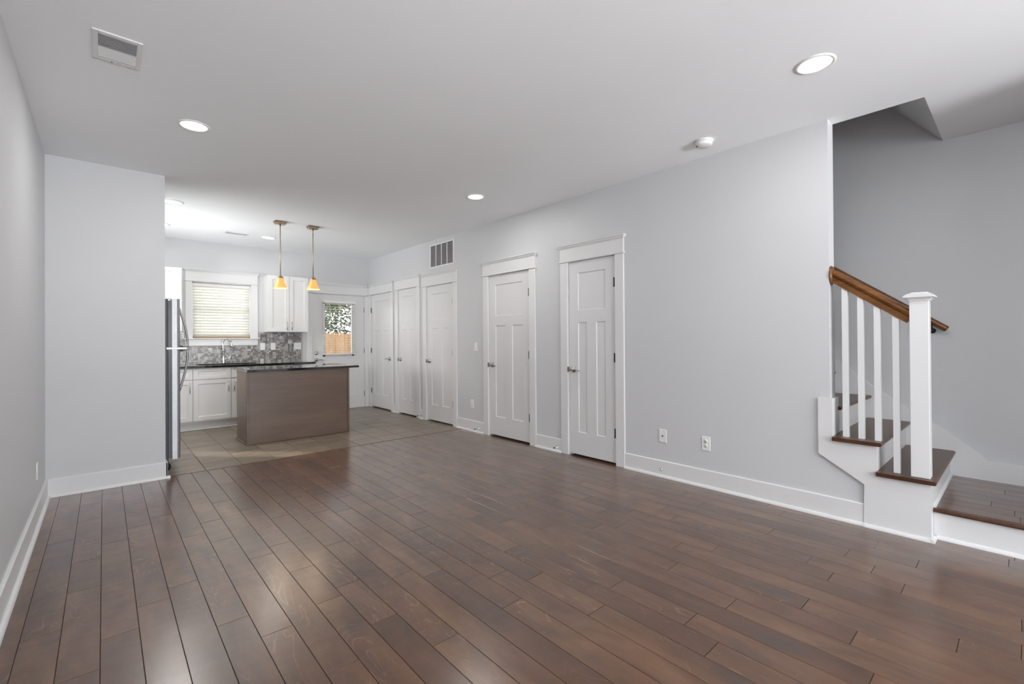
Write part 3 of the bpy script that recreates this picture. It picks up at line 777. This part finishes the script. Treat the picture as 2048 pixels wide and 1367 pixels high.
plate('blank_plate', 'white plate on the mosaic backsplash, directly right of the window apron', 'wall plate', BW, 1.92, 1.148, 'blank', 'blank plates on the backsplash', wf=.0075)
plate('blank_plate', 'white plate in the middle of the three on the backsplash right of the window', 'wall plate', BW, 2.075, 1.148, 'blank', 'blank plates on the backsplash', wf=.0075)
plate('light_switch', 'wide two-toggle switch plate on the backsplash nearest the back door', 'switch', BW, 2.452, 1.148, 'double', wf=.0075)
plate('wall_outlet', 'white outlet on the backsplash left of the window, behind the refrigerator handle', 'outlet', BW, .845, 1.325, 'outlet', 'white wall outlets', w=.06, h=.09, wf=.0075)

# door stops and cable knob on the baseboard
def stop(u, label):
    e = empty('door_stop', RW(u, .015, .055), label, 'door stop', 'door stops along the right wall')
    q = MB(RW); a = Vector(RW(u, .015, .058)); d = Vector((-1, 0, 0)); q.xf = None
    q.lathe([(0, 0), (.012, 0), (.009, .004), (.0045, .008), (.004, .072), (0, .072)], a, d, 12); q.build('rod', 'nickel', e)
    q = MB(); q.lathe([(0, .070), (.007, .070), (.0085, .076), (.006, .084), (0, .085)], a, d, 12); q.build('rubber_tip', 'hinge', e)
stop(4.83, 'dark spring door stop on the baseboard at the wood and tile joint')
stop(3.405, 'dark door stop on the baseboard between the two living room doors')
stop(6.30, 'small dark door stop between two kitchen closet doors')
q = MB(); q.lathe([(0, 0), (.011, 0), (.011, .006), (.006, .007), (.006, .012), (0, .013)], RW(2.170, .015, .068), (-1, 0, 0), 14)
tag(q.build('cable_fitting', 'nickel', None, RW(2.170, .015, .057)), 'small round metal cable fitting in the baseboard below the cable plate', 'cable fitting')

# ------------------------------------------------------------------ vents, detector
def wall_grille():
    y0, y1, z0, z1 = 5.405, 6.055, 2.315, 2.680
    e = empty('return_air_grille', (XR, (y0+y1)/2, z0), 'white louvred return air grille high above the kitchen doors', 'vent')
    m = MB(RW); f = .028
    m.box(y0, y0+f, 0, .008, z0, z1, .002); m.box(y1-f, y1, 0, .008, z0, z1, .002); m.box(y0+f, y1-f, 0, .008, z1-f, z1, .002); m.box(y0+f, y1-f, 0, .008, z0, z0+f, .002)
    for k in range(1, 4):
        u = y0+f+(y1-y0-2*f)*k/4; m.box(u-.006, u+.006, .001, .0085, z0+f, z1-f)
    m.build('grille_frame', 'vent', e)
    m = MB(RW); z = z0+f+.004
    while z < z1-f-.006:
        A = [(.001, z+.0045), (.002, z+.0058), (.0078, z+.0013), (.0068, z)]
        P = [m._v((y0+f, a, b)) for a, b in A]; Q = [m._v((y1-f, a, b)) for a, b in A]
        m.bm.faces.new(P); m.bm.faces.new(Q[::-1])
        for i in range(4): m.bm.faces.new((P[i], Q[i], Q[(i+1) % 4], P[(i+1) % 4]))
        z += .0125
    m.build('louvres', 'vent', e)
    MB(RW).box(y0+.01, y1-.01, .0002, .0006, z0+.01, z1-.01).build('duct_shade_sheet', 'ventshade', e)  # thin dark sheet on the solid wall, in place of shaded duct depth
wall_grille()
def ceiling_register(x0, x1, y0, y1, label, knobs=True):
    e = empty('ceiling_register', ((x0+x1)/2, (y0+y1)/2, H), label, 'vent', 'ceiling registers')
    f = .022; zc = H-.007
    m = MB(); m.box(x0, x0+f, y0, y1, zc, H-.0005, .002); m.box(x1-f, x1, y0, y1, zc, H-.0005, .002); m.box(x0+f, x1-f, y0, y0+f*1.4, zc, H-.0005, .002); m.box(x0+f, x1-f, y1-f, y1, zc, H-.0005, .002)
    ym = (y0+y1)/2+.01; m.box(x0+f, x1-f, ym-.003, ym+.003, zc, H-.001)
    m.build('register_frame', 'vent', e)
    m = MB(); y = y0+f*1.4+.004
    while y < y1-f-.006:
        s = -1 if y < ym else 1
        o_ = .006 if s < 0 else 0
        A = [(y+o_, H-.001), (y+o_+.0012, H-.001), (y+o_+.0012+.0052*s, zc-.001), (y+o_+.0052*s, zc-.001)]
        m.prism(A, 0, x0+f, x1-f); y += .0138
    m.build('louvres', 'vent', e)
    MB().box(x0+.01, x1-.01, y0+.01, y1-.01, H-.0010, H-.0004).build('duct_shade_sheet', 'ventshade', e)
    if knobs:
        for x in (x0+.075, x0+.105):
            m = MB(); m.lathe([(0, 0), (.004, 0), (.004, .006), (0, .008)], (x, y1-.012, zc), (0, 0, -1), 8); m.build('screw', 'nickel', e)
ceiling_register(-.041, .152, 2.953, 3.250, 'white ceiling register near the left wall in the living area')
ceiling_register(1.238, 1.536, 7.262, 7.386, 'narrow white ceiling register above the kitchen sink', False)
e = empty('smoke_detector', (3.425, 1.625, H), 'round white smoke detector on the ceiling above the long wall', 'smoke detector')
q = MB(); q.lathe([(0, 0), (.070, 0), (.070, .008), (.066, .010), (.066, .012)], (3.425, 1.625, H-.0005), (0, 0, -1), 40); q.lathe([(.058, .012), (.064, .013), (.062, .032), (.052, .040), (0, .042)], (3.425, 1.625, H), (0, 0, -1), 40)
q.lathe([(.066, .012), (.058, .012)], (3.425, 1.625, H-.0005), (0, 0, -1), 40)
q.build('detector_body', 'plate', e)
q = MB(); q.box(3.385, 3.397, 1.655, 1.667, H-.042, H-.036); q.build('test_light', 'slot', e)

# ------------------------------------------------------------------ recessed lights
def recessed(x, y, label, power):
    e = empty('recessed_light', (x, y, H), label, 'ceiling light', 'round recessed ceiling lights')
    q = MB(); q.lathe([(.078, .001), (.080, .006), (.088, .007), (.095, .004), (.096, 0)], (x, y, H-.0003), (0, 0, -1), 48); q.build('trim_ring', 'plate', e)
    q = MB(); q.lathe([(0, .0035), (.078, .003), (.078, .001)], (x, y, H-.0003), (0, 0, -1), 48); q.build('lit_lens', 'lens', e)
    l = bpy.data.lights.new('recessed_lamp', 'AREA'); l.shape = 'DISK'; l.size = .15; l.energy = power; l.color = (1, .99, .97); l.spread = PI
    o = bpy.data.objects.new('recessed_lamp', l); C.objects.link(o); o.parent = e; o.location = (0, 0, -.012)
LIV_A, LIV_B, LIV_C, KIT = 6, 9.5, 8, 13
recessed(2.925, .758, 'lit recessed ceiling light nearest the stairs', LIV_A)
recessed(.472, 3.848, 'lit recessed ceiling light in front of the partition wall', LIV_B)
recessed(2.925, 3.842, 'lit recessed ceiling light in the middle, in front of the return air grille', LIV_C)
recessed(.557, 6.100, 'lit recessed light half hidden by the partition, larger of the two there', KIT)
recessed(.545, 7.345, 'small sliver of a lit recessed light at the partition edge, farther of the two', KIT*.25)
recessed(1.793, 7.327, 'lit recessed ceiling light just left of the hanging lamps', KIT*.25)

# ------------------------------------------------------------------ pendant lamps
def pendant(x, y, zb, label):
    e = empty('pendant_lamp', (x, y, H), label, 'pendant lamp', 'amber glass pendant lamps over the island')
    q = MB(); 
    def oct_(hx, hy, c): return [(x-hx+c, y-hy), (x+hx-c, y-hy), (x+hx, y-hy+c), (x+hx, y+hy-c), (x+hx-c, y+hy), (x-hx+c, y+hy), (x-hx, y+hy-c), (x-hx, y-hy+c)]
    q.prism(oct_(.074, .060, .012), 2, H-.012, H-.0005, .002); q.prism(oct_(.064, .050, .010), 2, H-.034, H-.012, .004)
    q.build('ceiling_canopy', 'bronze', e)
    zt = zb+.135
    q = MB(); q.tube([(x, y, H-.03), (x, y, zt+.02)], .0052, 10); q.lathe([(0, 0), (.008, 0), (.009, .03), (.006, .05), (0, .05)], (x, y, H-.034), (0, 0, -1), 12); q.build('rod', 'bronze', e)
    q = MB(); q.lathe([(0, .03), (.010, .03), (.018, .022), (.030, .010), (.040, .004), (.040, -.006), (0, -.006)], (x, y, zt), (0, 0, 1), 20); q.build('socket_cap', 'bronze', e)
    # square flared glass shade
    prof = [(.034, 0), (.037, -.03), (.043, -.06), (.053, -.09), (.066, -.115), (.077, -.132)]
    q = MB(); rings = []
    def ring(hw, z, k=.80):
        out = []
        for i in range(24):
            a = 2*PI*i/24+PI/4; c_, s_ = math.cos(a), math.sin(a); n_ = 4.5
            r = hw/((abs(c_)**n_+abs(s_)**n_)**(1/n_)); out.append(q._v((x+r*c_, y+r*s_, z)))
        return out
    for hw, dz in prof: rings.append(ring(hw, zt+dz))
    for hw, dz in prof[::-1]: rings.append(ring(hw-.004, zt+dz))
    for A, B in zip(rings, rings[1:]):
        for i in range(24):
            f = q.bm.faces.new((A[i], A[(i+1) % 24], B[(i+1) % 24], B[i])); f.smooth = True
    q.build('lamp_shade', 'amber', e)
    q = MB(); q.lathe([(0, -.125), (.018, -.118), (.028, -.095), (.026, -.07), (.014, -.045), (.013, -.01), (0, -.01)], (x, y, zt), (0, 0, 1), 16); q.build('light_bulb', 'bulb', e)
    l = bpy.data.lights.new('pendant_glow', 'POINT'); l.energy = 3; l.color = (1, .8, .55); l.shadow_soft_size = .03
    o = bpy.data.objects.new('pendant_glow', l); C.objects.link(o); o.parent = e; o.location = (0, 0, zb-.02-H)
pendant(1.662, 6.24, 1.895, 'left hanging lamp with amber glass shade over the island')
pendant(2.060, 6.24, 1.907, 'right hanging lamp with amber glass shade over the island')

# ------------------------------------------------------------------ staircase
SX0, SX1 = 3.678, XS-.022
TREADS = [(.357, .372), (.612, .560), (.860, .748), (1.110, .936)]
st = empty('staircase', ((SX0+SX1)/2, .9, 0), 'staircase with dark wood treads and white risers beside the long wall', 'stairs')
LX = 3.806
def landing():
    bm, vals = plank_mesh(LX+.02, SX1+.004, FY+.001, .384, .185, .125, LX-.10, {5: [-.25], 4: [-.1], 3: [.15, -.05][:1], 2: [.05], 6: [.1]}, .166)
    f = MB(); f.bm = bm; o = f.build('landing_boards', 'floor', st, normals=False); setrnd(o, vals)
    m = MB(); r_ = .0115
    sec = [(LX+.019, .162), (LX+.019, .185)]+[(LX-.025-.0115*math.sin(t*PI/8)+.0115, .1735+.0115*math.cos(t*PI/8)) for t in range(9)]
    m.prism(sec, 1, FY+.001, .384); m.build('landing_nosing', 'tread', st)
    m = MB(); m.box(LX, LX+.018, FY+.001, .384, 0, .163); m.build('landing_riser', 'trim', st)
    m = MB(); P = [(LX, 0), (LX, .022)]+[(LX-.018*math.sin(t*PI/10), .022*math.cos(t*PI/10)) for t in range(1, 6)]
    m.prism(P, 1, FY+.001, .372); m.build('shoe_moulding', 'trim', st)
    MB().box(LX+.018, SX1, FY+.001, .384, 0, .164).build('landing_frame', 'dark', st)
landing()
m = MB(); m.prism([(.3865, .1852), (.3865, .204)]+[(.3865-.014*math.sin(t*PI/10), .1852+.018*math.cos(t*PI/10)) for t in range(1, 6)], 0, 3.812, SX1); m.build('shoe_moulding', 'trim', st)
zprev = .185
for k, (yn, zt) in enumerate(TREADS+[(1.360, 1.123), (1.61, 1.31), (1.86, 1.497), (2.11, 1.684)]):
    x0 = SX0 if k < 2 else XR2+.002
    r = .0125; sec = [(yn+.0125-.0125*math.sin(t*PI/8), zt-.0125+.0125*math.cos(t*PI/8)) for t in range(9)]+[(yn+.286, zt-.025), (yn+.286, zt)]
    m = MB(); m.prism(sec, 0, x0, SX1, 0)
    if k == 1:
        m = MB(); m.prism(sec, 0, XR2+.022, SX1); s2 = sec[:]
        m.prism([(a if a < .85 else .878, b) for a, b in sec], 0, x0, XR2+.0219)
    if k < 2:
        e_ = [(x0+.0125-.0125*math.sin(t*PI/8), zt-.0125+.0125*math.cos(t*PI/8)) for t in range(9)]
    m.build('stair_tread', 'tread', st)
    m = MB(); m.box(3.7275 if k < 2 else XR2+.002, SX1, yn+.030, yn+.048, zprev, zt-.025); m.build('stair_riser', 'trim', st)
    zprev = zt
# white stringer face below the treads and wrapping the wall end
m = MB(); m.prism([(.385, 0), (.713, 0), (.708, .272), (.965, .432), (.965, .815), (.881, .815), (.881, .5605), (.879, .534), (.642, .534), (.642, .372-.026), (.385, .372-.026)], 0, 3.708, XR-.0002)
m.box(3.7274, LX+.001, .385, .403, 0, .346); m.build('stringer', 'trim', st)
m = MB(); m.box(XR-.0001, XR2+.018, .881, .8965, .5602, .815); m.box(XR2+.0005, XR2+.018, .8965, .93, .5602, .815); m.build('wall_end_trim', 'trim', st)
q = [(0, 0), (0, .022)]+[(-.018*math.sin(t*PI/10), .022*math.cos(t*PI/10)) for t in range(1, 6)]
m = MB(); m.prism([(3.708+a, b) for a, b in q], 1, .367, .713)
m.prism([(.385+a, b) for a, b in q], 0, 3.690, LX-.018); m.build('shoe_moulding', 'trim', st)
# skirt board on the stair wall
sk = [(FY+.001, 0), (FY+.001, .330), (.185, .330)]
y = .185; sk += [(.30, .43), (.488, .571), (.862, .831), (1.119, 1.055), (2.2, 1.89), (2.2, 1.6), (.40, .12), (.40, 0)]
m = MB(); m.prism(sk, 0, SX1+.0005, XS-.0005); m.build('skirt_board', 'trim', st)

# ------------------------------------------------------------------ railing
RXc = 3.768
rl = empty('stair_railing', (RXc, .6, .372), 'stair railing with brown wood handrail, white balusters and a square white newel post', 'railing')
slope = (1.663-1.358)/(.885-.475)
railz = lambda y: 1.358+(y-.475)*slope
dirv = Vector((0, 1, slope)).normalized(); upv = Vector((0, -slope, 1)).normalized()
sec = [(-.022, -.040), (.022, -.040), (.022, -.026), (.018, -.022), (.017, -.006), (.026, .002), (.031, .014), (.028, .026), (.016, .036), (0, .039), (-.016, .036), (-.028, .026), (-.031, .014), (-.026, .002), (-.017, -.006), (-.018, -.022), (-.022, -.026)]
p0 = (RXc, .470, railz(.470)); p1 = (RXc, .885, railz(.885))
m = MB(); m.sweep(sec, p0, p1, (1, 0, 0), upv); m.build('handrail', 'rail', rl)
m = MB(); m.lathe([(0, 0), (.058, 0), (.060, .005), (.056, .013), (.046, .018), (0, .019)], (RXc, .8965, 1.663), (0, -1, 0), 32)
for v in m.bm.verts: v.co.z = 1.663+(v.co.z-1.663)*1.12; v.co.x = RXc+(v.co.x-RXc)*.82
m.build('rail_rosette', 'rail', rl)
for y, zb in ((.815, .5604), (.729, .5604), (.642, .5604), (.548, .3724)):
    h_ = .0165; m = MB(); yt = lambda yy: railz(yy)-.040*math.sqrt(1+slope*slope)*.98
    v = []
    for xx, yy in ((-h_, -h_), (h_, -h_), (h_, h_), (-h_, h_)): v.append((RXc+xx, y+yy, zb, yt(y+yy)))
    A = [m._v((a, b, c_)) for a, b, c_, d in v]; B = [m._v((a, b, d)) for a, b, c_, d in v]
    m.bm.faces.new(A[::-1]); m.bm.faces.new(B)
    for i in range(4): m.bm.faces.new((A[i], A[(i+1) % 4], B[(i+1) % 4], B[i]))
    m.build('baluster', 'trim', rl)
nx, ny = RXc, .433
m = MB(); m.box(nx-.045, nx+.045, ny-.045, ny+.045, .3726, 1.462, .002); nw = m.build('newel_post', 'trim', rl)
m = MB()
m.box(nx-.052, nx+.052, ny-.052, ny+.052, 1.455, 1.466, .003); m.box(nx-.060, nx+.060, ny-.060, ny+.060, 1.466, 1.474, .003)
def fr(a, b, z0, z1):
    A = [m._v((nx+i*a, ny+j*a, z0)) for i, j in ((-1, -1), (1, -1), (1, 1), (-1, 1))]; B = [m._v((nx+i*b, ny+j*b, z1)) for i, j in ((-1, -1), (1, -1), (1, 1), (-1, 1))]
    m.bm.faces.new(A[::-1]); m.bm.faces.new(B)
    for i in range(4): m.bm.faces.new((A[i], A[(i+1) % 4], B[(i+1) % 4], B[i]))
m.box(nx-.073, nx+.073, ny-.073, ny+.073, 1.474, 1.486, .003); fr(.072, .055, 1.486, 1.499); fr(.055, .041, 1.499, 1.503); m.box(nx-.040, nx+.040, ny-.040, ny+.040, 1.502, 1.508, .001)
sub(m, 'newel_cap', 'trim', nw)
# wall-mounted handrail behind the newel
wr = empty('wall_handrail', (4.75, .39, 1.24), 'short visible end of a brown handrail mounted on the grey stair wall', 'handrail')
m = MB(); s_ = [(.022*math.cos(2*PI*t/16), .022*math.sin(2*PI*t/16)) for t in range(16)]
rz = lambda y: 1.288+(y-.39)*.75
m.tube([(4.75, .392, rz(.392)), (4.75, .398, rz(.398)), (4.75, 2.6, rz(2.6))], .023, 16, radii=[.017, .023, .023]); m.build('rail', 'rail', wr)
for y in (.48, 1.6, 2.5):
    m = MB(); z = rz(y); m.tube([(4.75, y, z-.02), (4.752, y, z-.055), (4.775, y, z-.072), (4.815, y, z-.075)], .006, 8); m.lathe([(0, 0), (.02, 0), (.02, .005), (0, .006)], (XS-.0005, y, z-.075), (-1, 0, 0), 14); m.build('rail_bracket', 'hinge', wr)

# ------------------------------------------------------------------ garden beyond the back door
GZ = -.35
struct(MB().box(-14, 24, YB+.14, 40, GZ-.1, GZ), 'ground', 'grass')
struct(MB().box(-1, 8, YB+.141, YB+3.2, GZ, GZ+.04), 'patio_bounce_slab', 'concrete')  # unseen slab added to bounce daylight up into the kitchen
random.seed(5)
fn = empty('wooden_fence', (6.2, 13.5, GZ), 'tan wooden picket fence in the yard seen through the back door glass', 'fence')
m = MB(); x = -6.0
while x < 16:
    t = random.uniform(-.015, .015); m.prism([(x, GZ+.03), (x+.136, GZ+.03), (x+.136, 1.42+t), (x+.11, 1.46+t), (x+.026, 1.46+t), (x, 1.42+t)], 1, 13.5+random.uniform(0, .006), 13.52); x += .142
m.build('pickets', 'fence', fn)
m = MB()
for z in (.0, .6, 1.15): m.box(-6, 16, 13.522, 13.56, GZ+.3+z*.8, GZ+.39+z*.8)
m.build('rails', 'fence', fn)
def tree(x, y, h, r, n, mat, label, trunk_r=.13, zc=None, sz=1.0, leaf=.16, sparse=0):
    e = empty('garden_tree', (x, y, GZ), label, 'tree', 'trees beyond the garden fence')
    m = MB(); m.tube([(x, y, GZ), (x+.1, y, GZ+h*.35), (x-.1, y+.1, GZ+h*.7), (x, y, GZ+h*.9)], .1, 8, radii=[trunk_r, trunk_r*.8, trunk_r*.5, .02])
    for k in range(12):
        a = random.uniform(0, 2*PI); z = GZ+h*random.uniform(.3, .8); l = r*random.uniform(.6, 1)
        m.tube([(x, y, z), (x+math.cos(a)*l*.5, y+math.sin(a)*l*.5, z+l*.25), (x+math.cos(a)*l, y+math.sin(a)*l, z+l*.45)], .03, 6, radii=[.05, .03, .008])
    m.build('tree_trunk', 'bark', e)
    m = MB(); zc = zc or GZ+h*.62
    cl = []
    for k in range(46 if not sparse else 22):
        a, b = random.uniform(0, 2*PI), random.uniform(-1, 1); q = random.uniform(.35, 1)**.5
        cl.append((x+r*q*math.cos(a)*math.sqrt(1-b*b), y+r*q*math.sin(a)*math.sqrt(1-b*b), zc+r*sz*q*b))
    for k in range(n):
        cx, cy, cz = random.choice(cl); s = r*.2
        p = Vector((random.gauss(cx, s), random.gauss(cy, s), random.gauss(cz, s*.8)))
        d1 = Vector((random.uniform(-1, 1), random.uniform(-1, 1), random.uniform(-1, 1))).normalized()
        d2 = d1.cross(Vector((random.uniform(-1, 1), random.uniform(-1, 1), 1))).normalized()
        L_ = leaf*random.uniform(.6, 1.2)
        m.face([tuple(p-d1*L_*.5), tuple(p+d2*L_*.25), tuple(p+d1*L_*.5), tuple(p-d2*L_*.25)])
    m.build('foliage', mat, e, normals=False)
tree(5.0, 16.2, 4.6, 1.1, 6500, 'leaf', 'green leafy tree beyond the fence at the left of the door glass', leaf=.14)
tree(7.9, 18.6, 5.0, 1.4, 4200, 'leafb', 'sparse reddish tree beyond the fence at the right of the door glass', sparse=1, leaf=.14)
tree(6.0, 22.6, 6.5, 1.9, 2500, 'leaf', 'taller green tree standing behind the other two', sparse=1, leaf=.17)
m = MB(); random.seed(8)
for k in range(5200):
    p = Vector((random.uniform(2, 11), random.uniform(14.2, 15.0), random.uniform(GZ, 1.95+.10*math.sin(k))))
    d1 = Vector((random.uniform(-1, 1), random.uniform(-1, 1), random.uniform(-1, 1))).normalized(); d2 = d1.cross(Vector((.3, .5, 1))).normalized()
    m.face([tuple(p-d1*.07), tuple(p+d2*.04), tuple(p+d1*.07), tuple(p-d2*.04)])
tag(m.build('hedge', 'leafd', normals=False), 'dark green hedge just showing above the wooden fence', 'hedge')
